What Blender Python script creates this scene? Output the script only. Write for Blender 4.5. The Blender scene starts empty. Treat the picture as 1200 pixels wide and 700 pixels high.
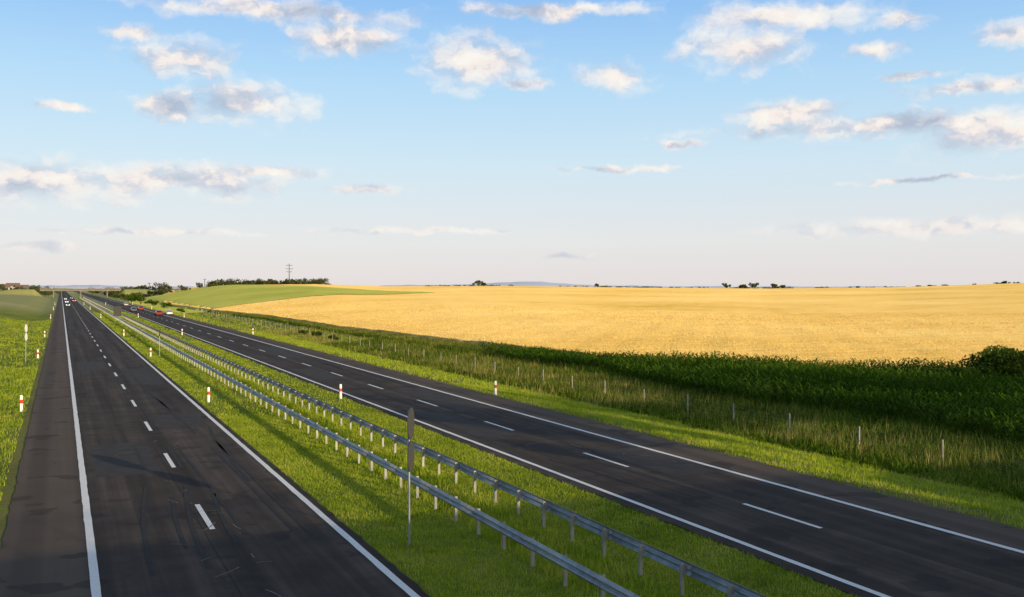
import bpy, math, random
import numpy as np
from mathutils import Vector
rng=np.random.default_rng(7); random.seed(7)
S=bpy.context.scene
S.view_settings.view_transform='Standard'; S.view_settings.look='None'; S.view_settings.exposure=0
F=1134.0; YAW=math.radians(25.0); PIT=math.atan(14/1134); H=8.0
SUN_AZ=math.radians(158); SUN_EL=math.radians(10.4)

# ---------------- helpers ----------------
def link(o): S.collection.objects.link(o); return o
def mesh_obj(name,verts,faces,mat=None,smooth=False,parent=None):
    me=bpy.data.meshes.new(name); me.from_pydata([tuple(v) for v in verts],[],[tuple(f) for f in faces]); me.update()
    o=bpy.data.objects.new(name,me); link(o)
    if mat: me.materials.append(mat)
    if smooth: me.polygons.foreach_set('use_smooth',[True]*len(me.polygons))
    if parent: o.parent=parent
    return o
def tri_obj(name,V,nper,mat,col=None):
    """V: (N,nper,3) independent polygons; col (N,) scalar"""
    N=V.shape[0]; me=bpy.data.meshes.new(name)
    me.vertices.add(N*nper); me.vertices.foreach_set('co',V.reshape(-1).astype(np.float32))
    me.loops.add(N*nper); me.loops.foreach_set('vertex_index',np.arange(N*nper,dtype=np.int32))
    me.polygons.add(N); me.polygons.foreach_set('loop_start',(np.arange(N)*nper).astype(np.int32))
    me.polygons.foreach_set('loop_total',np.full(N,nper,dtype=np.int32))
    if col is not None:
        a=me.attributes.new('var','FLOAT','POINT'); a.data.foreach_set('value',np.repeat(col,nper).astype(np.float32))
    me.update(calc_edges=True); me.materials.append(mat)
    o=bpy.data.objects.new(name,me); link(o); return o
class MB:
    def __init__(s): s.v=[];s.f=[];s.m=[]
    def box(s,c,d,rz=0,m=0,taper=1.0):
        x,y,z=[k/2 for k in d]; b=len(s.v); cr,sr=math.cos(rz),math.sin(rz)
        for (i,j,k) in [(-1,-1,-1),(1,-1,-1),(1,1,-1),(-1,1,-1),(-1,-1,1),(1,-1,1),(1,1,1),(-1,1,1)]:
            t=taper if k>0 else 1
            px,py=i*x*t,j*y*t
            s.v.append((c[0]+px*cr-py*sr,c[1]+px*sr+py*cr,c[2]+k*z))
        for q in [(0,3,2,1),(4,5,6,7),(0,1,5,4),(1,2,6,5),(2,3,7,6),(3,0,4,7)]: s.f.append([b+i for i in q]); s.m.append(m)
    def tube(s,p,q,r0,r1,n=8,m=0,caps=True):
        p=Vector(p);q=Vector(q);d=(q-p).normalized(); a=d.orthogonal().normalized(); c=d.cross(a); b=len(s.v)
        for P,r in((p,r0),(q,r1)):
            for i in range(n):
                t=2*math.pi*i/n; s.v.append(tuple(P+a*math.cos(t)*r+c*math.sin(t)*r))
        for i in range(n): s.f.append([b+i,b+(i+1)%n,b+n+(i+1)%n,b+n+i]); s.m.append(m)
        if caps: s.f.append([b+i for i in range(n)][::-1]); s.m.append(m); s.f.append([b+n+i for i in range(n)]); s.m.append(m)
    def obj(s,name,mats,parent=None,smooth=False):
        o=mesh_obj(name,s.v,s.f,None,smooth,parent)
        for m in (mats if isinstance(mats,list) else [mats]): o.data.materials.append(m)
        o.data.polygons.foreach_set('material_index',s.m); return o
def sstep(x): x=np.clip(x,0,1); return x*x*(3-2*x)

# ---------------- node helpers ----------------
class NT:
    def __init__(s,nt): s.nt=nt
    def n(s,t,**k):
        nd=s.nt.nodes.new(t)
        for a,b in k.items(): setattr(nd,a,b)
        return nd
    def l(s,a,b): s.nt.links.new(a,b)
    def setin(s,sock,v):
        if isinstance(v,bpy.types.NodeSocket): s.l(v,sock)
        elif v is not None: sock.default_value=v
    def math(s,op,a,b=None,c=None,clamp=False):
        nd=s.n('ShaderNodeMath',operation=op); nd.use_clamp=clamp
        s.setin(nd.inputs[0],a); s.setin(nd.inputs[1],b); s.setin(nd.inputs[2],c); return nd.outputs[0]
    def vm(s,op,a,b=None,c=None):
        nd=s.n('ShaderNodeVectorMath',operation=op); s.setin(nd.inputs[0],a); s.setin(nd.inputs[1],b)
        if c is not None: s.setin(nd.inputs[2],c)
        return nd.outputs['Value'] if op in('LENGTH','DOT_PRODUCT') else nd.outputs[0]
    def noise(s,vec,scale,detail=4,rough=.5,dist=0,out='Fac'):
        nd=s.n('ShaderNodeTexNoise'); s.setin(nd.inputs['Vector'],vec); nd.inputs['Scale'].default_value=scale
        nd.inputs['Detail'].default_value=detail; nd.inputs['Roughness'].default_value=rough; nd.inputs['Distortion'].default_value=dist
        return nd.outputs[out]
    def ramp(s,fac,stops,interp='LINEAR'):
        nd=s.n('ShaderNodeValToRGB'); s.setin(nd.inputs[0],fac); cr=nd.color_ramp; cr.interpolation=interp
        while len(cr.elements)<len(stops): cr.elements.new(.5)
        for e,(p,c) in zip(cr.elements,stops):
            e.position=p; e.color=(*c,1) if not isinstance(c,(int,float)) else (c,c,c,1)
        return nd.outputs[0]
    def mix(s,f,a,b,mode='MIX'):
        nd=s.n('ShaderNodeMix',data_type='RGBA',blend_type=mode); s.setin(nd.inputs[0],f)
        for i,v in((6,a),(7,b)):
            if isinstance(v,(tuple,list)) and len(v)==3: v=(*v,1)
            s.setin(nd.inputs[i],v)
        return nd.outputs[2]
    def mr(s,v,a,b,c=0.,d=1.,typ='SMOOTHSTEP'):
        nd=s.n('ShaderNodeMapRange',interpolation_type=typ); s.setin(nd.inputs[0],v)
        for i,k in zip((1,2,3,4),(a,b,c,d)): nd.inputs[i].default_value=k
        return nd.outputs[0]
def newmat(name):
    m=bpy.data.materials.new(name); m.use_nodes=True; t=NT(m.node_tree)
    b=m.node_tree.nodes['Principled BSDF']; b.inputs['Roughness'].default_value=.85
    b.inputs['Specular IOR Level'].default_value=.3
    return m,t,b
def pos(t): return t.n('ShaderNodeNewGeometry').outputs['Position']
def bump(t,b,h,strength,dist):
    nd=t.n('ShaderNodeBump'); nd.inputs['Strength'].default_value=strength; nd.inputs['Distance'].default_value=dist
    t.l(h,nd.inputs['Height']); t.l(nd.outputs[0],b.inputs['Normal']); return nd
def simple(name,col,rough=.7,metal=0,var=.15,scale=6):
    m,t,b=newmat(name); n=t.noise(pos(t),scale,5,.6)
    c=t.ramp(n,[(.3,tuple(k*(1-var) for k in col)),(.7,tuple(min(1,k*(1+var)) for k in col))])
    t.l(c,b.inputs['Base Color']); b.inputs['Roughness'].default_value=rough; b.inputs['Metallic'].default_value=metal; return m
def foliage(name,stops,trans=.35,bigscale=.25):
    m,t,b=newmat(name); at=t.n('ShaderNodeAttribute',attribute_name='var')
    big=t.noise(pos(t),bigscale,3,.6)
    f=t.math('ADD',t.math('MULTIPLY',at.outputs['Fac'],.6),t.math('MULTIPLY_ADD',big,1.5,-.55),clamp=True)
    c=t.ramp(f,stops)
    d=t.n('ShaderNodeBsdfDiffuse'); t.l(c,d.inputs[0]); tr=t.n('ShaderNodeBsdfTranslucent'); t.l(c,tr.inputs[0])
    mx=t.n('ShaderNodeMixShader'); mx.inputs[0].default_value=trans; t.l(d.outputs[0],mx.inputs[1]); t.l(tr.outputs[0],mx.inputs[2])
    t.l(mx.outputs[0],m.node_tree.nodes['Material Output'].inputs[0]); return m

# ---------------- terrain ----------------
def px_az(x): return math.degrees(YAW+math.atan((x-600)/F))
HPX=[(60,343),(110,343),(150,339),(200,337),(260,335.5),(370,334.5),(450,337),(600,336.5),(750,338.5),(900,339.5),(1050,338),(1200,333.5),(1320,331)]
HAZ=[px_az(a) for a,b in HPX]; HZ=[H+(336-b)*.56 for a,b in HPX]
PX=[-400,-60,-25,-14,-9,-6,-4,-2.2,-1.7,8.6,10,13.5,17,18.6,28.7,30,37,42,48,56,75]
PZ=[2,2,1.5,.8,-.1,-.45,-.28,-.05,-.03,-.03,-.1,-.2,-.1,-.03,-.03,-.08,-1.1,-1.0,-.6,-.1,0]
def gz(X,Y):
    X=np.asarray(X,float);Y=np.asarray(Y,float)
    p=np.interp(X,PX,PZ); R=np.hypot(X,Y); az=np.degrees(np.arctan2(X,Y))
    t=np.clip((R-100)/540,0,1)**1.05
    w=sstep((X-32)/70.); Hf=np.interp(az,HAZ,HZ)
    z=p+w*t*(Hf-p)
    wl=sstep((-X-10)/80.); z=z+wl*t*2.5
    z=z-(w+wl)*np.clip((R-660)*.008,0,12)
    off=np.clip((X-30)/10,0,1)+np.clip((-4-X)/6,0,1)
    z=z+off*(.07*np.sin(X*.31+Y*.11)*np.sin(Y*.23-X*.07)+.04*np.sin(X*.9+1.3)*np.sin(Y*.71))
    e=6.25-np.clip(np.abs(Y+6.5)-5.2,0,99)/1.6
    e2=6.0-np.clip(np.abs(Y-800)-5.2,0,99)/1.6-np.clip((np.abs(X-14)-45)*.12,0,9)
    ex=np.where(X>0,np.clip((X-35)/9,0,1),np.clip((-9-X)/9,0,1)); e=np.maximum(e,e2)-(1-ex)*8
    return np.maximum(z,e)
xs=np.concatenate([-np.geomspace(30,5000,40)[::-1],np.arange(-28,-4,1.),[-3.6,-3.,-2.2,-1.7,-1,0,4,8.0,8.6,9.2,10,11,12,13.5,15,16,17,18,18.6,19.5,24,28.2,28.7,29.3,30],np.arange(31,90,1.),np.geomspace(91,5000,75)])
ys=np.concatenate([-np.geomspace(45,1500,14)[::-1],np.arange(-40,160,1.25),np.geomspace(161,780,80),[785,790,794,798,802,806,811,818],np.geomspace(830,7000,40)])
XX,YY=np.meshgrid(xs,ys); ZZ=gz(XX,YY); nx,ny=len(xs),len(ys)
V=np.stack([XX,YY,ZZ],-1).reshape(-1,3)
idx=np.arange(nx*ny).reshape(ny,nx); Fc=np.stack([idx[:-1,:-1],idx[:-1,1:],idx[1:,1:],idx[1:,:-1]],-1).reshape(-1,4)
m,t,b=newmat('ground_grass'); P=pos(t)
n1=t.noise(P,.12,4,.6); n2=t.noise(P,1.6,5,.7); n3=t.noise(P,14,3,.7)
f=t.math('ADD',t.math('MULTIPLY',n1,.45),t.math('ADD',t.math('MULTIPLY',n2,.35),t.math('MULTIPLY',n3,.25)))
c=t.ramp(f,[(.36,(.07,.09,.01)),(.48,(.16,.20,.018)),(.58,(.25,.27,.035)),(.7,(.34,.30,.07))])
sx=t.n('ShaderNodeSeparateXYZ'); t.l(P,sx.inputs[0])
fr=t.math('ADD',t.mr(sx.outputs[0],-3.0,-1.8),t.math('MULTIPLY',t.mr(sx.outputs[0],28.9,30.2,1.,0.),t.math('GREATER_THAN',sx.outputs[0],25.)))
fr=t.math('MULTIPLY',t.math('MULTIPLY',fr,t.math('SUBTRACT',1.,t.math('MULTIPLY',t.math('GREATER_THAN',sx.outputs[0],5.),t.math('LESS_THAN',sx.outputs[0],20.)))),.7)
c=t.mix(t.math('MULTIPLY',fr,t.mr(n2,.35,.6)),c,(.20,.15,.085))
vor=t.n('ShaderNodeTexVoronoi'); mp=t.n('ShaderNodeMapping'); mp.inputs['Scale'].default_value=(.008,.0025,0); t.l(P,mp.inputs[0]); t.l(mp.outputs[0],vor.inputs['Vector']); vor.inputs['Scale'].default_value=1
far=t.ramp(vor.outputs['Color'],[(0,(.55,.42,.2)),(.35,(.28,.3,.09)),(.6,(.5,.42,.2)),(1,(.24,.28,.09))])
ln=t.vm('LENGTH',P); c=t.mix(t.mr(ln,280,450),c,far); t.l(c,b.inputs['Base Color']); b.inputs['Specular IOR Level'].default_value=.1
bump(t,b,t.math('ADD',n2,n3),.8,.15); b.inputs['Roughness'].default_value=1
G=mesh_obj('ground',V,Fc.tolist(),m,True)

# ---------------- roads ----------------
def asphalt(name,lanes):
    m,t,b=newmat(name); P=pos(t); mp=t.n('ShaderNodeMapping'); mp.inputs['Scale'].default_value=(1.3,.025,1); t.l(P,mp.inputs[0])
    st=t.noise(mp.outputs[0],1.2,4,.6); pa=t.noise(P,.35,6,.65); gr=t.noise(P,45,3,.7)
    f=t.math('ADD',t.math('MULTIPLY',st,.45),t.math('ADD',t.math('MULTIPLY',pa,.35),t.math('MULTIPLY',gr,.2)))
    c=t.ramp(f,[(.38,(.036,.027,.021)),(.5,(.066,.049,.039)),(.62,(.115,.086,.068))])
    sx=t.n('ShaderNodeSeparateXYZ'); t.l(P,sx.inputs[0])
    for (a,bb) in lanes:
        k=t.math('MULTIPLY',t.math('GREATER_THAN',sx.outputs[0],a),t.math('LESS_THAN',sx.outputs[0],bb))
        c=t.mix(t.math('MULTIPLY',k,.6),c,(.15,.11,.08))
    w=t.math('ABSOLUTE',t.math('SINE',t.math('MULTIPLY',sx.outputs[0],math.pi/1.875)))
    c=t.mix(t.math('MULTIPLY',t.mr(w,.6,1.),.28),c,(.025,.02,.018))
    for s0 in (4.2,23.1):
        c=t.mix(t.math('MULTIPLY',t.math('LESS_THAN',t.math('ABSOLUTE',t.math('SUBTRACT',sx.outputs[0],s0)),.03),.5),c,(.02,.018,.016))
    tp=t.noise(P,.55,3,.45); c=t.mix(t.math('MULTIPLY',t.mr(tp,.6,.63),.5),c,(.03,.025,.022))
    t.l(c,b.inputs['Base Color']); b.inputs['Roughness'].default_value=.92; b.inputs['Specular IOR Level'].default_value=.12; bump(t,b,gr,.35,.01); return m
def strip(name,x0,x1,y0,y1,z,mat,seg=6.0,jit=0.):
    n=max(1,int((y1-y0)/seg)); yy=np.concatenate([np.linspace(y0,min(y1,200),max(2,int((min(y1,200)-y0)/seg*4)+1)),np.linspace(200,y1,40)[1:]]) if y1>200 else np.linspace(y0,y1,max(2,n+1))
    v=[];f=[]
    for i,y in enumerate(yy):
        a=rng.normal(0,jit) if jit else 0; c=rng.normal(0,jit) if jit else 0
        v+= [(x0+a,y,z),(x1+c,y,z)]
        if i: k=2*i; f.append((k-2,k-1,k+1,k))
    return mesh_obj(name,v,f,mat)
A1=asphalt('asphalt_old',[(-1.8,.8)]); A2=asphalt('asphalt_new',[(26.2,28.8)])
road=bpy.data.objects.new('motorway_road',None); link(road)
for o in (strip('oncoming_carriageway',-1.69,8.62,-60,2600,0,A1,2,.025),strip('outgoing_carriageway',18.62,28.65,-60,2600,0,A2,2,.025)): o.parent=road
m,t,b=newmat('road_paint'); P=pos(t); n=t.noise(P,9,6,.75); n2=t.noise(P,60,2)
c=t.ramp(t.math('ADD',t.math('MULTIPLY',n,.6),t.math('MULTIPLY',n2,.4)),[(.3,(.35,.33,.30)),(.42,(.76,.72,.67)),(.6,(.86,.83,.78))]); t.l(c,b.inputs['Base Color']); PAINT=m
LX=[(.80,.24),(8.24,.22),(19.22,.22),(26.2,.24)]
for i,(x,w) in enumerate(LX):
    o=strip('edge_line_%d'%i,x-w/2,x+w/2,-60,2600,.013,PAINT,3,.006); o.parent=road
v=[];f=[]
for x,ph in((4.49,34.97),(22.75,26.6)):
    for k in range(-6,120):
        y=ph+12*k; q=len(v); hw=.09
        v+=[(x-hw,y-2,.013),(x+hw,y-2,.013),(x+hw,y+2,.013),(x-hw,y+2,.013)]; f.append((q,q+1,q+2,q+3))
mesh_obj('lane_dashes',v,f,PAINT,parent=road)
v=[];f=[]
for (x,y,w,l) in [(1.3,44,2.6,9),(5.1,58,2.6,6),(23.4,34,2.4,7),(20.1,47,2.1,11),(23.3,58,2.5,14),(5.2,84,2.5,16),(20.0,82,2.2,12),(1.4,100,2.5,12),(23.4,110,2.4,20)]:
    q=len(v); v+=[(x,y,.004),(x+w,y+.05,.004),(x+w,y+l,.004),(x,y+l-.06,.004)]; f.append((q,q+1,q+2,q+3))
mesh_obj('asphalt_patches',v,f,simple('asphalt_patch',(.043,.034,.029),.92,0,.3,1.2),parent=road)
v=[];f=[]
for _ in range(18):
    left=rng.random()<.45; x=(rng.uniform(1.4,7.4) if left else rng.uniform(20,25.6)); y=rng.uniform(26,120); l=rng.uniform(6,24); dx=rng.normal(0,.5)
    for o_ in(0,1.5):
        if x+o_>7.8 and left: continue
        for j in range(8):
            a=j/8;c_=(j+1)/8; q=len(v); ww=.07
            xa=x+o_+dx*a*a; xb=x+o_+dx*c_*c_
            v+=[(xa-ww,y+l*a,.0085),(xa+ww,y+l*a,.0085),(xb+ww,y+l*c_,.0085),(xb-ww,y+l*c_,.0085)]; f.append((q,q+1,q+2,q+3))
mesh_obj('tyre_marks',v,f,simple('rubber_mark',(.03,.025,.022),.9,0,.3,2),parent=road)
def squiggles(name,mat,items,w,z):
    v=[];f=[]
    for (x,y,dx,dy,n) in items:
        pts=[(x,y)]
        for i in range(n): pts.append((pts[-1][0]+dx/n+rng.normal(0,.03),pts[-1][1]+dy/n+rng.normal(0,.06)))
        for (p,q) in zip(pts[:-1],pts[1:]):
            d=np.array(q)-np.array(p); nn=np.array([-d[1],d[0]])/(np.linalg.norm(d)+1e-6)*w/2; k=len(v)
            v+=[(p[0]-nn[0],p[1]-nn[1],z),(q[0]-nn[0],q[1]-nn[1],z),(q[0]+nn[0],q[1]+nn[1],z),(p[0]+nn[0],p[1]+nn[1],z)]; f.append((k,k+1,k+2,k+3))
    return mesh_obj(name,v,f,mat,parent=road)
CH=simple('chalk',(.19,.17,.155),.9,0,.5,9)
it=[]
for (x,y) in [(4.0,37),(4.9,36),(5.1,33),(4.2,41),(3.9,31),(5.3,28.5),(4.7,27),(2.4,50),(4.6,52),(22.2,44),(23.1,43),(22.9,40.5),(24.3,39.5),(24.9,38),(21.9,47),(25.2,36)]:
    for k in range(2): it.append((x+rng.normal(0,.3),y+rng.normal(0,.8),rng.normal(0,.35),rng.normal(0,.6),2))
squiggles('chalk_marks',CH,it,.035,.018)

# ---------------- wheat field ----------------
EB=[(79,145),(60,104),(52.9,92.8),(45,93),(38,98),(30.1,107),(22,138),(15,190),(11,258),(7.9,335),(5.2,480)]
eaz=np.array([e[0] for e in EB][::-1]); einv=np.array([1/e[1] for e in EB][::-1])
def Redge(az): return 1/np.interp(az,eaz,einv)
azs=np.linspace(5.2,79,260); ts=np.concatenate([[0,0],np.linspace(0,1,90)[1:]**1.5])
V=[]
for j,a in enumerate(azs):
    r0=Redge(a)+.5*math.sin(a*7.1)+.35*math.sin(a*17.3); ar=math.radians(a)
    R=r0+(760-r0)*ts; x=R*math.sin(ar); y=R*math.cos(ar); z=gz(x,y)+.72; z[0]-=.85
    V.append(np.stack([x,y,z],-1))
V=np.array(V); na,nt_=V.shape[:2]; idx=np.arange(na*nt_).reshape(na,nt_)
Fc=np.stack([idx[:-1,:-1],idx[:-1,1:],idx[1:,1:],idx[1:,:-1]],-1).reshape(-1,4)
def cropmat(name,stops,tilt,amp=1.0):
    m,t,b=newmat(name); P=pos(t); mp=t.n('ShaderNodeMapping'); mp.inputs['Rotation'].default_value=(0,0,math.radians(28)); mp.inputs['Scale'].default_value=(.05,.5,1); t.l(P,mp.inputs[0])
    st=t.noise(mp.outputs[0],1.1,4,.65); big=t.noise(P,.016,4,.6); mid=t.noise(P,.6,5,.75); fine=t.noise(P,5,3,.8)
    f=t.math('ADD',t.math('ADD',t.math('MULTIPLY',st,.25),t.math('MULTIPLY',big,.4)),t.math('ADD',t.math('MULTIPLY',mid,.22),t.math('MULTIPLY',fine,.13)))
    c=t.ramp(f,stops)
    sx=t.n('ShaderNodeSeparateXYZ'); mp2=t.n('ShaderNodeMapping'); mp2.inputs['Rotation'].default_value=(0,0,math.radians(20)); t.l(P,mp2.inputs[0]); t.l(mp2.outputs[0],sx.inputs[0])
    fr=t.math('FRACT',t.math('MULTIPLY',t.math('ADD',sx.outputs[1],t.math('MULTIPLY',mid,1.5)),1/36.))
    tl=t.math('MULTIPLY',t.math('LESS_THAN',t.math('ABSOLUTE',t.math('SUBTRACT',fr,.5)),.012),.2*amp)
    c=t.mix(tl,c,tuple(k*.6 for k in stops[0][1]))
    t.l(c,b.inputs['Base Color']); b.inputs['Specular IOR Level'].default_value=.05; b.inputs['Roughness'].default_value=1
    h=bump(t,b,t.math('ADD',mid,fine),.45,.25)
    nv=t.vm('NORMALIZE',t.vm('ADD',h.outputs[0],(math.sin(SUN_AZ)*tilt,math.cos(SUN_AZ)*tilt,0)))
    t.l(nv,b.inputs['Normal']); return m
WH=cropmat('wheat',[(.40,(.58,.40,.09)),(.46,(.78,.53,.16)),(.54,(.86,.62,.22)),(.62,(.9,.70,.31))],.62)
mesh_obj('wheat_field',V.reshape(-1,3),Fc.tolist(),WH,True)
GP=[(3.4,335,640),(6.9,338,650),(10,352,640),(14,372,540),(18,400,470),(20.5,432,436)]
V=[];
for a in np.linspace(3.4,20.5,60):
    r0=np.interp(a,[g[0] for g in GP],[g[1] for g in GP]); r1=np.interp(a,[g[0] for g in GP],[g[2] for g in GP]); ar=math.radians(a)
    r0=max(r0,31.5/math.sin(ar)); r1=max(r1,r0+1); R=np.linspace(r0,r1,30)
    V.append(np.stack([R*math.sin(ar),R*math.cos(ar),gz(R*math.sin(ar),R*math.cos(ar))+np.where(R*math.sin(ar)<46,.12,.86)],-1))
V=np.array(V); na,nt_=V.shape[:2]; idx=np.arange(na*nt_).reshape(na,nt_)
Fc=np.stack([idx[:-1,:-1],idx[:-1,1:],idx[1:,1:],idx[1:,:-1]],-1).reshape(-1,4)
mesh_obj('green_field',V.reshape(-1,3),Fc.tolist(),cropmat('green_crop',[(.38,(.30,.34,.06)),(.5,(.42,.45,.10)),(.64,(.56,.51,.16))],.4),True)

# ---------------- blades ----------------
def blades(x,y,h,w,lean=.35,z0=None,nz=0.):
    n=len(x); z=gz(x,y)-.03 if z0 is None else z0
    a=rng.uniform(0,2*math.pi,n); la=rng.uniform(0,2*math.pi,n); l=rng.random(n)*lean*h
    V=np.zeros((n,3,3)); dx=np.cos(a)*w/2; dy=np.sin(a)*w/2
    V[:,0]=np.stack([x-dx,y-dy,z],-1); V[:,1]=np.stack([x+dx,y+dy,z],-1); V[:,2]=np.stack([x+np.cos(la)*l,y+np.sin(la)*l,z+h],-1); return V
def clumpy(n,x0,x1,y0,y1,sc=1.0,power=1.0):
    k=max(8,int(n/70)); cx=rng.uniform(x0,x1,k); cy=rng.uniform(y0,y1,k); i=rng.integers(0,k,n//2)
    x=np.concatenate([rng.uniform(x0,x1,n-n//2),np.clip(cx[i]+rng.normal(0,.22*sc,n//2),x0,x1)]); y=np.concatenate([rng.uniform(y0,y1,n-n//2),cy[i]+rng.normal(0,.22*sc,n//2)])
    return x,y
GM=foliage('grass_blades',[(0,(.13,.19,.012)),(.35,(.30,.40,.025)),(.7,(.46,.52,.05)),(1,(.62,.54,.13))],.45,.4)
parts=[];cols=[]
def add(n,x0,x1,y0,y1,h0,h1,w,lean=.5,sc=1.):
    x,y=clumpy(n,x0,x1,y0,y1,sc); h=rng.uniform(h0,h1,n)*rng.uniform(.6,1.25,n)
    parts.append(blades(x,y,h,w*rng.uniform(.6,1.4,n),lean)); cols.append(rng.random(n))
add(190000,8.7,18.55,17,62,.06,.15,.03)
add(55000,8.7,18.55,62,150,.08,.2,.05)
add(20000,8.7,18.55,150,330,.12,.25,.1)
add(120000,28.9,46,18,75,.1,.25,.04)
add(50000,28.9,47,75,180,.12,.3,.07)
add(15000,28.9,50,180,400,.15,.4,.14)
add(60000,-14,-2.1,35,110,.1,.28,.04)
add(20000,-16,-2.0,110,260,.12,.3,.09)
add(26000,12.4,14.7,18,110,.15,.38,.035)
tri_obj('grass',np.concatenate(parts),3,GM,np.concatenate(cols))
parts=[];cols=[]
TG=foliage('tall_grass_blades',[(0,(.11,.14,.02)),(.4,(.23,.25,.045)),(.7,(.40,.34,.09)),(1,(.6,.48,.2))],.35,.3)
def addE(n,a0,a1,d0,d1,h0,h1,w):
    a=rng.uniform(a0,a1,n); a=np.where(rng.random(n)<.5,a,np.round(a*6)/6+rng.normal(0,.04,n)); r=Redge(a)+rng.uniform(d0,d1,n); ar=np.radians(a)
    parts.append(blades(r*np.sin(ar),r*np.cos(ar),rng.uniform(h0,h1,n),w*rng.uniform(.6,1.4,n),.4)); cols.append(rng.random(n))
add(14000,38,46,26,110,.4,.95,.03,.5,3.)
add(12000,36,48,60,200,.4,.9,.06,.5,4.)
addE(36000,8,36,-9,1,.3,.8,.07)
addE(14000,30,56,-2.5,1,.5,1.0,.06)
tri_obj('tall_grass',np.concatenate(parts),3,TG,np.concatenate(cols))
parts=[];cols=[]
HB=foliage('weeds_leaf',[(0,(.035,.07,.007)),(.5,(.09,.15,.014)),(1,(.19,.25,.03))],.35,.2)
add(70000,37,50,24,150,.2,.6,.12,1.1,3.)
addE(30000,9,34,-12,-3,.25,.7,.14)
tri_obj('weeds',np.concatenate(parts),3,HB,np.concatenate(cols))
n=150000; a=rng.uniform(7,56,n); r=Redge(a)+rng.random(n)**1.6*130; ar=np.radians(a); x=r*np.sin(ar); y=r*np.cos(ar)
WE=foliage('wheat_ears',[(0,(.64,.43,.11)),(.5,(.88,.63,.22)),(1,(.94,.74,.33))],.25,.05)
o=tri_obj('wheat_ears',blades(x,y,rng.uniform(.08,.18,n),.05+.0009*r,.9,gz(x,y)+.66),3,WE,rng.random(n)); 
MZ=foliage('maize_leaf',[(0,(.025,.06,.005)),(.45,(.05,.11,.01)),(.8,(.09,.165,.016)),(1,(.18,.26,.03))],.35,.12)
pl=[]
rows=np.arange(46.5,100,.75)
for X0 in rows:
    yy=np.arange(14,135,.3)+rng.normal(0,.06,len(np.arange(14,135,.3)))
    for y in yy:
        az=math.degrees(math.atan2(X0,y)); R=math.hypot(X0,y)
        if az>60 or R>Redge(az)-1.0: continue
        lim=46.5+max(0,(y-60))*.045
        if X0<lim+1.2*math.sin(y*.17): continue
        if y>92 and rng.random()<(y-92)/36: continue
        pl.append((X0+rng.normal(0,.05),y))
pl=np.array(pl); n=len(pl); z=gz(pl[:,0],pl[:,1]); ph=rng.uniform(1.2,1.75,n)*(1+.14*np.sin(pl[:,0]*.4)*np.sin(pl[:,1]*.23)); ph*=np.interp(pl[:,1],[60,110],[1,.6])
Q=[];C=[]
for k in range(7):
    a=rng.uniform(0,2*math.pi,n); L=rng.uniform(.4,.75,n); zb=z+ph*(.2+.11*k); w=.05
    d=np.stack([np.cos(a),np.sin(a)],-1); pn=np.stack([-np.sin(a),np.cos(a)],-1)*w
    b0=pl; m1=pl+d*(L*.5)[:,None]; e=pl+d*L[:,None]
    z1=zb+L*.42; z2=zb+L*rng.uniform(.0,.55,n)
    q=np.zeros((n,4,3)); q[:,0,:2]=b0-pn*.6; q[:,0,2]=zb; q[:,1,:2]=b0+pn*.6; q[:,1,2]=zb; q[:,2,:2]=m1+pn; q[:,2,2]=z1; q[:,3,:2]=m1-pn; q[:,3,2]=z1; Q.append(q)
    q=q.copy(); q[:,0,:2]=m1-pn; q[:,0,2]=z1; q[:,1,:2]=m1+pn; q[:,1,2]=z1; q[:,2,:2]=e+pn*.15; q[:,2,2]=z2; q[:,3,:2]=e-pn*.15; q[:,3,2]=z2; Q.append(q)
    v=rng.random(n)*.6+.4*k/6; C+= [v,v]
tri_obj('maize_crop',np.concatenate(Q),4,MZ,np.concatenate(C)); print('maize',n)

# ---------------- trees / bushes ----------------
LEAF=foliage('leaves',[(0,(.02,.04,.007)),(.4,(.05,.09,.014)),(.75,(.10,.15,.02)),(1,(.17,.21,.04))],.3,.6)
LEAFD=foliage('leaves_distant',[(0,(.04,.055,.025)),(.5,(.075,.09,.035)),(1,(.13,.14,.06))],.25,.05)  # paler leaf colours, with distance haze mixed into them
BARK=simple('bark',(.09,.07,.05),.9)
def crown(cx,cy,cz,rx,rz,n,size,lobes=9):
    lc=[(cx+rng.normal(0,rx*.45),cy+rng.normal(0,rx*.45),cz+rng.uniform(-.55,.6)*rz) for _ in range(lobes)]
    lr=rng.uniform(.28,.58,lobes)*rx; i=rng.integers(0,lobes,n); lc=np.array(lc)[i]; d=rng.normal(0,1,(n,3)); d/=np.linalg.norm(d,axis=1)[:,None]
    rr=lr[i]*rng.random(n)**.4; p=lc+d*rr[:,None]*np.array([1,1,min(1.,rz/rx)])
    u=rng.normal(0,1,(n,3)); u/=np.linalg.norm(u,axis=1)[:,None]; w=np.cross(u,rng.normal(0,1,(n,3))); w/=np.linalg.norm(w,axis=1)[:,None]
    s=(size*rng.uniform(.5,1.3,n))[:,None]
    q=np.stack([p-u*s,p-w*s*.5,p+u*s,p+w*s*.5],1); return q,np.clip(rng.random(n)*.6+.4*(p[:,2]-cz+rz)/(2*rz),0,1)
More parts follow.
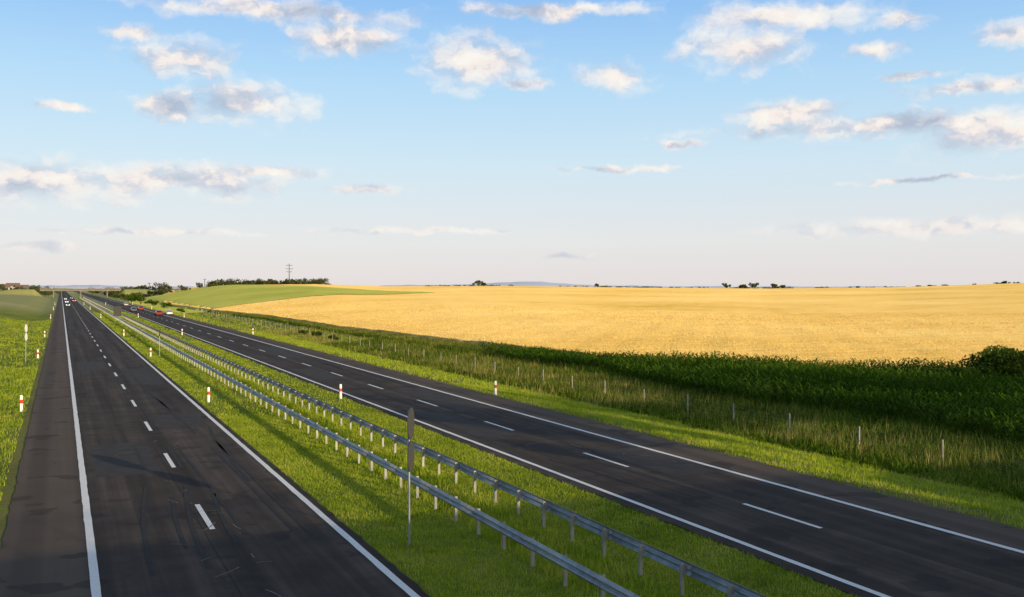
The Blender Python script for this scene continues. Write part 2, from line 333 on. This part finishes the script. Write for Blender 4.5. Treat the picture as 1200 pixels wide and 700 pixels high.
def tree(name,x,y,h,r,n,size,mat=LEAF,lobes=10,trunk=.35):
    z=float(gz(x,y)); e=bpy.data.objects.new(name,None); e.location=(0,0,0); link(e)
    mb=MB(); tz=z+h*trunk; mb.tube((x,y,z-.3),(x+.05*h*rng.normal(),y,tz),.035*h,.022*h)
    for k in range(5):
        a=k*1.3+rng.random(); mb.tube((x,y,tz-.05*h*k*.5),(x+math.cos(a)*r*.5,y+math.sin(a)*r*.5,z+h*rng.uniform(.55,.8)),.018*h,.006*h,6)
    mb.obj('trunk',BARK,e)
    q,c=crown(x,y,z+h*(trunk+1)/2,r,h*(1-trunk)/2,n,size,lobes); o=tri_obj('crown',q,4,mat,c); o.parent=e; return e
tree('bush',66.5,52.5,3.3,2.6,9000,.13,LEAF,14,.12)
tree('bush',70.5,53.5,2.6,1.8,5000,.13,LEAF,10,.12)
tree('bush',63.2,52.5,2.2,1.4,3000,.12,LEAF,9,.12)
def at_px(px,R): a=math.radians(px_az(px)); return R*math.sin(a),R*math.cos(a)
for (px,R,h,r) in [(165,505,6.0,4.5),(154,545,4.5,4),(370,172,1.4,.9),(392,162,1.2,.7),(180,470,3,3),(355,182,1.0,.8),(212,345,1.8,1.4),(146,620,4.5,5),(137,700,5,6),(196,420,2.5,2)]:
    x,y=at_px(px,R); tree('bush',x,y,h,r,900,.16*max(1,R/220),LEAF,8,.15)
for (px,R,h,r) in [(560,640,4.6,2.6),(567,642,3.2,2.),(700,642,3.2,1.4),(851,640,4.2,1.8),(869,648,3.2,3.),(884,640,5.0,2.4),(908,640,3.8,3.),(917,640,3.,2.),(1005,640,1.6,1.2),(1178,640,2.2,1.6)]:
    x,y=at_px(px,R); tree('tree',x,y,h,r,500,.5,LEAFD,7,.2)
qs=[];cs=[]
for k in range(120):
    px=rng.uniform(152,385); px = px if k<60 else rng.uniform(240,372)
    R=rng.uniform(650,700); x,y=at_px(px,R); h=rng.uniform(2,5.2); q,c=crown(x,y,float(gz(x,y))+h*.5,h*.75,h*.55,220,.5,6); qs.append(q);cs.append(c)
for k in range(130):
    px=rng.uniform(-60,140); R=rng.uniform(830,1300); x,y=at_px(px,R); 
    if -6<x<34: x+=50 if x>14 else -45
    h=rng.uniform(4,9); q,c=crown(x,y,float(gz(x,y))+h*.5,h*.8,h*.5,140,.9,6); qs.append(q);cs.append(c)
for k in range(110):
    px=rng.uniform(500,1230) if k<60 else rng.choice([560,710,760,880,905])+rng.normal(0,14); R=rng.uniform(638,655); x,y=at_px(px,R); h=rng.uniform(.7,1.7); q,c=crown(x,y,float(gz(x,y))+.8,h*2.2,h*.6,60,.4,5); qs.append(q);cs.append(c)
tri_obj('distant_trees',np.concatenate(qs),4,LEAFD,np.concatenate(cs))
for (x,y,h,r) in [(46,-3,7,3.4),(53,-6,8,4),(60,-3,9,4),(68,-7,8,4),(76,-3,9,4),(85,-5,8,4),(95,-4,9,4.5)]:  # unseen trees behind the camera, added to shade the right verge
    tree('tree',x,y,h,r,2200,.3,LEAF,12,.25)

# ---------------- guardrails ----------------
m,t,b=newmat('galvanised_steel'); P=pos(t); n=t.noise(P,3,6,.7); c=t.ramp(n,[(.3,(.22,.225,.24)),(.6,(.37,.38,.40))]); t.l(c,b.inputs['Base Color']); b.inputs['Metallic'].default_value=.5; b.inputs['Roughness'].default_value=.5; STEEL=m
prof=[(0,.435),(.018,.44),(.03,.47),(.075,.5),(.08,.54),(.03,.575),(.0,.60),(.0,.61),(.03,.635),(.08,.67),(.075,.71),(.03,.74),(.018,.77),(0,.775)]
POSTM=simple('post_steel',(.32,.32,.31),.6,.2,.25,2)
def guardrail(x,side,y0,y1):
    e=bpy.data.objects.new('guardrail',None); link(e)
    yy=np.concatenate([np.arange(y0,200,4.),np.arange(200,y1,20.)]); v=[];f=[]; k=len(prof); 
    for a,bb in zip(yy[:-1],yy[1:]):
        for s_,Y in((0,a-.12),(1,bb)):
            for (px,pz) in prof: v.append((x+side*(px+.004*(s_)),Y,pz))
        q=len(v)-2*k
        for i in range(k-1): f.append((q+i,q+i+1,q+k+i+1,q+k+i))
    o=mesh_obj('beam',v,f,STEEL,True,e); md=o.modifiers.new('s','SOLIDIFY'); md.thickness=.006
    mb=MB()
    for y in np.arange(y0,y1,2.):
        if y>260 and (int(y)//2)%2: continue
        xp=x-side*.13
        mb.box((xp-.0,y,.33),(.10,.008,.86)); mb.box((xp-.046,y+.03,.33),(.008,.052,.86)); mb.box((xp+.046,y+.03,.33),(.008,.052,.86))
        mb.box((x-side*.04,y+.02,.6),(.075,.06,.2))
        mb.tube((x+side*.0,y,.605),(x+side*.022,y,.605),.018,.014,6)
    mb.obj('posts',POSTM,e)
guardrail(12.2,-1,5,760); guardrail(14.85,1,5,760)

# ---------------- marker posts ----------------
WHT=simple('white_plastic',(.8,.8,.78),.5,0,.06); RED=simple('red_band',(.6,.03,.02),.5,0,.1); BLK=simple('dark_paint',(.03,.03,.03),.5)
GREY=simple('sign_back_grey',(.065,.065,.065),.6,.2); GALV=simple('pole_galv',(.3,.31,.32),.5,.4)
def marker(x,y):
    z=float(gz(x,y)); mb=MB()
    def ring(zz,sh):
        return [(x-.06*sh,y-.05*sh,zz),(x+.06*sh,y-.05*sh,zz),(x+.085*sh,y+.0,zz),(x+.05*sh,y+.06*sh,zz),(x-.05*sh,y+.06*sh,zz),(x-.085*sh,y,zz)]
    lv=[(z-.1,1.15,0),(z+.52,1.15,0),(z+.52,1.17,1),(z+.76,1.17,1),(z+.76,1.15,0),(z+1.0,1.1,0),(z+1.05,.8,0)]
    for i,(zz,sh,mm) in enumerate(lv):
        mb.v+=ring(zz,sh)
        if i:
            q=(i-1)*6; mt=1 if i in(3,) else 0
            for k in range(6): mb.f.append([q+k,q+(k+1)%6,q+6+(k+1)%6,q+6+k]); mb.m.append(mt)
    mb.f.append([len(mb.v)-6+k for k in range(6)]); mb.m.append(0)
    mb.obj('delineator_post',[WHT,RED])
for k,Y in enumerate([70,170,270,370,470]):
    for x in(-2.35,9.3,18.15,29.2): marker(x,Y-(2 if x>15 else 0)-(2.5 if x>25 else 0))
marker(-2.35,120); marker(9.3,118)
# ---------------- signs ----------------
def disc(mb,x,y,z,r,ang,m=0,m2=1,n=28):
    d=Vector((math.cos(ang),math.sin(ang),0)); nn=Vector((-math.sin(ang),math.cos(ang),0)); up=Vector((0,0,1))
    for s,mm in((-.012,m),(.012,m2)):
        q=len(mb.v)
        for i in range(n):
            a=2*math.pi*i/n; mb.v.append(tuple(Vector((x,y,z))+d*math.cos(a)*r+up*math.sin(a)*r+nn*s))
        mb.f.append(list(range(q,q+n))[::(1 if s>0 else -1)]); mb.m.append(mm)
    q=len(mb.v)-2*n
    for i in range(n): mb.f.append([q+i,q+(i+1)%n,q+n+(i+1)%n,q+n+i]); mb.m.append(m)
def sign(x,y,top,r,dev,mats,two=True):
    z=float(gz(x,y)); e=bpy.data.objects.new('traffic_sign',None); link(e)
    mb=MB(); mb.tube((x,y,z-.2),(x,y,top-.1),.036,.036,10); mb.obj('pole',GALV,e)
    az=math.atan2(x,y); ang=math.pi/2-az-dev
    mb=MB(); o=.06; dx,dy=math.sin(ang)*o,-math.cos(ang)*o
    disc(mb,x+dx,y+dy,top-r,r,ang)
    if two: disc(mb,x+dx,y+dy,top-3*r-.03,r*.96,ang)
    for zz in ([top-r,top-3*r] if two else [top-r]): mb.box((x+dx*.5,y+dy*.5,zz),(.09,.09,.04),ang)
    mb.obj('plates',mats,e)
sign(9.85,28.75,4.22,.5,math.radians(12),[GREY,GREY])
sign(10.35,119,3.1,.42,math.radians(8),[GREY,GREY],False)
sign(-3.5,118,3.9,.45,math.radians(16),[WHT,WHT])
x,y=11.2,228; z=float(gz(x,y)); e=bpy.data.objects.new('direction_sign',None); link(e)
mb=MB(); mb.tube((x-.5,y,z-.2),(x-.5,y,3.5),.05,.05); mb.tube((x+.5,y,z-.2),(x+.5,y,3.5),.05,.05); mb.obj('poles',GALV,e)
mb=MB(); mb.box((x,y-.08,2.6),(1.6,.04,2.1)); 
for k in(-.7,0,.7): mb.box((x,y-.045,2.6+k),(1.5,.03,.08))
mb.obj('panel',BLK,e)

# ---------------- fence ----------------
WOOD=simple('fence_post_concrete',(.27,.25,.22),.9,0,.35,1.); e=bpy.data.objects.new('wire_fence',None); link(e); mb=MB(); pts=[]
for k in range(60):
    y=18.6+5.5*k+rng.normal(0,.25); x=40.2+rng.normal(0,.12)+max(0,y-150)*.012; z=float(gz(x,y)); hh=1.35+rng.normal(0,.06)
    mb.box((x,y,z+hh/2-.1),(.085,.085,hh+.2),0,0,.85); pts.append((x,y,z))
mb.obj('fence_posts',WOOD,e); mb=MB()
for p,q in zip(pts[:30],pts[1:31]):
    for hh in(.15,.4,.65,.9,1.15): mb.tube((p[0]-.06,p[1],p[2]+hh),(q[0]-.06,q[1],q[2]+hh),.003,.003,3,0,False)
mb.obj('fence_wires',GALV,e)

# ---------------- cars ----------------
GLASS=simple('car_glass',(.02,.025,.03),.12); TYRE=simple('tyre',(.02,.02,.02),.9)
mTL,t,b=newmat('tail_lamp'); b.inputs['Base Color'].default_value=(.5,.02,.02,1)
mHL,t,b=newmat('head_lamp'); b.inputs['Base Color'].default_value=(.9,.9,.85,1); b.inputs['Emission Color'].default_value=(1,.95,.85,1); b.inputs['Emission Strength'].default_value=3
def car(x,y,head,color,name='car'):
    e=bpy.data.objects.new(name,None); link(e); PA,t,b=newmat('car_paint'); b.inputs['Base Color'].default_value=(*color,1); b.inputs['Roughness'].default_value=.25; b.inputs['Coat Weight'].default_value=.6
    sec=[(-2.1,.72,.35,.72,.6,.73),(-2.02,.82,.25,.88,.7,.92),(-1.55,.86,.22,.92,.60,1.28),(-1.0,.87,.2,.93,.60,1.43),(.1,.87,.2,.93,.60,1.44),(.55,.87,.2,.93,.58,1.38),(1.15,.86,.2,.92,.72,.95),(1.95,.8,.22,.78,.66,.80),(2.12,.66,.3,.6,.5,.62)]
    v=[];f=[];mi=[]
    for (yy,w,zb,zm,wt,zt) in sec: v+=[(-w*.92,yy,zb),(-w,yy,(zb+zm)/2),(-w*.96,yy,zm),(-wt,yy,zt),(wt,yy,zt),(w*.96,yy,zm),(w,yy,(zb+zm)/2),(w*.92,yy,zb)]
    for i in range(len(sec)-1):
        for k in range(7):
            a=i*8+k; f.append((a,a+1,a+9,a+8)); g=0
            if k in(2,4) and 1<=i<=5: g=1
            if k==3 and i in(1,5): g=1
            mi.append(g)
    f.append(tuple(range(8))); mi.append(0); f.append(tuple(range(len(v)-8,len(v)))[::-1]); mi.append(0)
    c,s=math.cos(head),math.sin(head); T=lambda p:(x+p[0]*c-p[1]*s,y+p[0]*s+p[1]*c,p[2]+.0)
    o=mesh_obj('body',[T(p) for p in v],f,None,False,e); o.data.materials.append(PA); o.data.materials.append(GLASS); o.data.polygons.foreach_set('material_index',mi)
    mb=MB()
    for wx in(-.8,.8):
        for wy in(-1.3,1.35): mb.tube(T((wx-.1,wy,.31)),T((wx+.1,wy,.31)),.31,.31,14)
    mb.obj('wheels',TYRE,e)
    mb=MB()
    for wx in(-.62,.62):
        p=T((wx,-2.09,.72)); mb.box(p,(.24,.12,.16),head,0); p=T((wx*.9,2.06,.62)); mb.box(p,(.26,.12,.14),head,1)
    mb.obj('lamps',[mTL,mHL],e)
car(24.6,285,0,(.28,.02,.02)); car(27.6,288,0,(.75,.75,.75)); car(24.5,350,0,(.3,.03,.03)); car(21,330,0,(.1,.11,.13)); car(24.4,430,0,(.5,.5,.5))
car(2.6,520,math.pi,(.5,.5,.5)); car(6.3,560,math.pi,(.4,.04,.03)); car(2.5,640,math.pi,(.5,.5,.5)); car(6.2,690,math.pi,(.15,.16,.2)); car(2.6,430,math.pi,(.3,.31,.33))

# ---------------- bridges ----------------
CONC=simple('concrete',(.36,.34,.31),.9,0,.2,1.5); CONCD=simple('weathered_concrete',(.22,.2,.17),.9,0,.2,.5)
def bridge(name,yc,w,x0,x1,zt,piers,CONC):
    e=bpy.data.objects.new(name,None); link(e); mb=MB(); L=x1-x0; xc=(x0+x1)/2
    mb.box((xc,yc,zt-.15),(L,w,.3)); 
    for k in np.linspace(-w*.36,w*.36,4): mb.box((xc,yc+k,zt-.85),(L-.4,.6,1.1))
    for s in(-1,1): mb.box((xc,yc+s*(w/2-.12),zt+.14),(L,.24,.28))
    mb.obj('deck',CONC,e); mb=MB()
    for px in piers:
        for k in(-w*.28,w*.28): mb.tube((px,yc+k,-.3),(px,yc+k,zt-1.9),.45,.45,14)
        mb.box((px,yc,zt-1.65),(1.1,w*.85,.5))
    mb.obj('piers',CONC,e); mb=MB()
    for s in(-1,1):
        Y=yc+s*(w/2-.12)
        for x in np.arange(x0+.5,x1,2.): mb.box((x,Y,zt+.78),(.07,.07,1.0))
        for zz in (.55,.8,1.05): mb.box((xc,Y,zt+zz),(L,.03,.035))
        mb.box((xc,Y,zt+1.3),(L,.08,.06))
        for x in np.arange(x0+.5,x1,.25 if yc<0 else 2): mb.box((x,Y+.045,zt+.8),(.02,.02,.95))
    mb.obj('railings',GALV,e)
bridge('overpass_bridge',-6.4,10.6,-14,42,6.3,[-4.6,13.6,31.5],CONC)
bridge('overpass_bridge',800,10,-14,42,6.1,[-5,13.6,32],CONCD)

# ---------------- utility poles, houses, hills ----------------
def pole(px,R,h,arms):
    x,y=at_px(px,R); z=float(gz(x,y)); mb=MB(); mb.tube((x,y,z-.5),(x,y,z+h),.32,.2,8)
    for (zz,w) in arms:
        mb.box((x,y,z+zz),(w,.25,.25))
        for s in(-1,-.5,.5,1): mb.tube((x+s*w/2*.95,y,z+zz),(x+s*w/2*.95,y,z+zz+.5),.12,.08,6)
    mb.obj('utility_pole',simple('pole_wood',(.10,.09,.08)))
pole(339,655,14.5,[(13.2,4),(11,4.6),(9.,3.4)]); pole(175,700,9,[(8.6,2)]); pole(240,720,6.,[(5.8,1.6)]); pole(375,720,5,[(4.8,1.5)]); pole(20,900,9,[(8.6,2)]); pole(46,1000,7,[(6.5,2)])
WALL=simple('house_render',(.5,.46,.4)); ROOF=simple('roof_tiles',(.18,.12,.10)); WIN=simple('window_glass',(.04,.05,.06),.2)
def house(px,R,w,d,h,rz):
    x,y=at_px(px,R); z=float(gz(x,y)); e=bpy.data.objects.new('house',None); link(e)
    mb=MB(); mb.box((x,y,z+h/2-.5),(w,d,h+1)); mb.obj('walls',WALL,e)
    v=[(x-w/2-.4,y-d/2-.4,z+h),(x+w/2+.4,y-d/2-.4,z+h),(x+w/2+.4,y+d/2+.4,z+h),(x-w/2-.4,y+d/2+.4,z+h),(x-w/2-.4,y,z+h+d*.4),(x+w/2+.4,y,z+h+d*.4)]
    mesh_obj('roof',v,[(0,1,5,4),(2,3,4,5),(1,2,5),(3,0,4),(3,2,1,0)],ROOF,parent=e)
    mb=MB()
    for k in np.linspace(-w*.35,w*.35,4):
        for zz in ([1.6] if h<4.5 else [1.6,4.4]): mb.box((x+k,y-d/2-.01,z+zz),(1.1,.06,1.3))
    mb.obj('windows',WIN,e); mb=MB(); mb.box((x+w*.2,y+.6,z+h+d*.4),(.6,.6,1.6)); mb.obj('chimney',WALL,e)
for a in [(3,860,10,7,5.2,0),(15,900,10,7,6.4,0),(26,880,9,7,5,0),(-14,860,12,8,5,0)]: house(*a)
m,t,b=newmat('hazy_hills'); P=pos(t); n=t.noise(P,.002,5,.6); c=t.ramp(n,[(.35,(.66,.70,.80)),(.65,(.72,.74,.82))]); t.l(c,b.inputs['Base Color']); b.inputs['Roughness'].default_value=1; b.inputs['Specular IOR Level'].default_value=0  # distance haze is painted into the pale blue base colour
V=[];Fh=[]; na=240
HH=[(-200,8),(-100,10),(0,10),(60,16),(100,18),(140,12),(180,9),(300,8),(420,12),(560,24),(600,40),(625,43),(660,26),(720,14),(820,10),(980,8),(1100,10),(1200,10),(1400,12)]
for i in range(na):
    px=-260+i*(1700/na); a=math.radians(px_az(px)); hh=np.interp(px,[k[0] for k in HH],[k[1] for k in HH])+2*math.sin(i*.5)+1.5*math.sin(i*1.7)
    for j,(R,s) in enumerate([(5200,-.2),(5600,.5),(6000,1.),(6900,.3)]): V.append((R*math.sin(a),R*math.cos(a),(hh*.95)*s-1*(j==0)*10))
    if i:
        for j in range(3): q=(i-1)*4+j; Fh.append((q,q+1,q+5,q+4))
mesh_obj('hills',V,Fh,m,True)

# ---------------- camera / light ----------------
cam=bpy.data.cameras.new('camera'); co=bpy.data.objects.new('camera',cam); link(co); co.location=(0,0,H)
co.rotation_euler=(math.pi/2-PIT,0,-YAW); cam.sensor_width=36; cam.lens=F/1200*36; cam.clip_end=20000; cam.clip_start=.1; S.camera=co
s=Vector((math.cos(SUN_EL)*math.sin(SUN_AZ),math.cos(SUN_EL)*math.cos(SUN_AZ),math.sin(SUN_EL)))
sl=bpy.data.lights.new('sun','SUN'); sl.energy=5; sl.angle=math.radians(.55); sl.color=(1,.80,.47); so=bpy.data.objects.new('sun',sl); link(so); so.rotation_euler=s.to_track_quat('Z','Y').to_euler()

# ---------------- sky ----------------
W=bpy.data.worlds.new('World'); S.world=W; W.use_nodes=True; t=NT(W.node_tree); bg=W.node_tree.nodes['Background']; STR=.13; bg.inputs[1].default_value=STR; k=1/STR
sky=t.n('ShaderNodeTexSky'); sky.sky_type='NISHITA'; sky.sun_disc=False; sky.sun_elevation=SUN_EL; sky.sun_rotation=SUN_AZ; sky.air_density=1.; sky.dust_density=.6; sky.ozone_density=2.
R_=Vector((math.cos(YAW),-math.sin(YAW),0)); Fw=Vector((math.sin(YAW)*math.cos(PIT),math.cos(YAW)*math.cos(PIT),-math.sin(PIT))); U=R_.cross(Fw)
CL=[(222,70,58,20),(158,38,34,10),(75,126,30,5),(294,122,62,22),(198,124,44,16),(45,212,105,24),(200,212,120,18),(310,202,60,7),(330,14,150,12),(400,46,56,20),(558,70,62,30),(612,100,34,7),(718,90,40,17),(640,12,100,8),(870,58,66,24),(920,20,100,17),(1052,24,28,9),(1030,56,34,9),(1075,88,30,4),(1060,146,190,14),(930,132,60,13),(1180,158,75,24),(1185,40,36,12),(1120,266,180,10),(718,199,56,4),(510,270,120,4),(660,302,26,4),(1085,210,80,3),(425,222,46,6),(800,171,24,5),(180,272,120,4),(40,290,50,6),(1150,102,70,9)]
tc=t.n('ShaderNodeTexCoord'); dirn=t.vm('NORMALIZE',tc.outputs['Generated']); sx=t.n('ShaderNodeSeparateXYZ'); t.l(dirn,sx.inputs[0])
az=t.math('ARCTAN2',sx.outputs[0],sx.outputs[1]); el=t.math('ARCSINE',sx.outputs[2]); cb=t.n('ShaderNodeCombineXYZ'); t.l(az,cb.inputs[0]); t.l(el,cb.inputs[1]); Pp=cb.outputs[0]
Pw=t.vm('ADD',Pp,t.vm('MULTIPLY',t.vm('SUBTRACT',t.noise(Pp,26,4,.65,out='Color'),(.5,.5,.5)),(.045,.020,0)))
cur=None
for (cx,cy,rx,ry) in CL:
    d=(Fw*F+R_*(cx-600)+U*(350-cy)).normalized(); a0=math.atan2(d.x,d.y); e0=math.asin(d.z); a1=F/rx/1.2; e1=F/ry/1.2
    L=t.vm('LENGTH',t.vm('MULTIPLY_ADD',Pw,(a1,e1,0),(-a0*a1,-e0*e1,0))); cur=L if cur is None else t.math('MINIMUM',cur,L)
blob=t.math('SUBTRACT',1.,cur)
gn=t.noise(t.vm('MULTIPLY',Pp,(1,3,1)),5,3,.5)
blob=t.math('MAXIMUM',t.math('MAXIMUM',blob,t.math('MULTIPLY_ADD',gn,3.,-2.4)),-.65)
fa=t.noise(t.vm('MULTIPLY',Pw,(1,1.6,1)),24,6,.55); fb=t.noise(t.vm('MULTIPLY',t.vm('ADD',Pw,(.006,.010,0)),(1,1.6,1)),24,4,.55)
f0=t.math('ADD',blob,t.math('MULTIPLY_ADD',fa,2.3,-1.15))
alpha=t.math('MULTIPLY',t.mr(f0,-.2,.9),t.mr(el,-.01,.13,.35,.94))
tone=t.noise(Pp,9,2,.5)
lit=t.math('ADD',t.math('MULTIPLY',t.math('SUBTRACT',fa,fb),2.6),t.math('ADD',t.math('MULTIPLY_ADD',tone,2.0,-.40),t.math('MULTIPLY',f0,-.10)),clamp=True)
cc=t.ramp(lit,[(0,(.44,.50,.62)),(.35,(.65,.66,.73)),(.62,(.95,.85,.79)),(1,(1.0,.95,.87))])
grad=t.ramp(t.math('MULTIPLY',t.math('MAXIMUM',el,0.),1/1.5708),[(0,(.76,.71,.72)),(.03,(.76,.76,.78)),(.08,(.62,.77,.87)),(.13,(.45,.69,.91)),(.19,(.25,.50,.88)),(.32,(.14,.28,.48)),(1,(.07,.12,.22))])
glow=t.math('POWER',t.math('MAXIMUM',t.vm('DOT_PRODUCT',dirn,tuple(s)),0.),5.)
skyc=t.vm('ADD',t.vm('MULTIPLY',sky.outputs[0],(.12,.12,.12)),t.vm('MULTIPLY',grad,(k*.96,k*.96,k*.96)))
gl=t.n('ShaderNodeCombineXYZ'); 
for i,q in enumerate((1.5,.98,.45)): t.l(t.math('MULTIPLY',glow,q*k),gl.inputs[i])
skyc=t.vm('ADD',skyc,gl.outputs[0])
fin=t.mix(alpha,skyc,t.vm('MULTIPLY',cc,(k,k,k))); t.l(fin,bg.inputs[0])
W.cycles.sampling_method='MANUAL'; W.cycles.sample_map_resolution=256
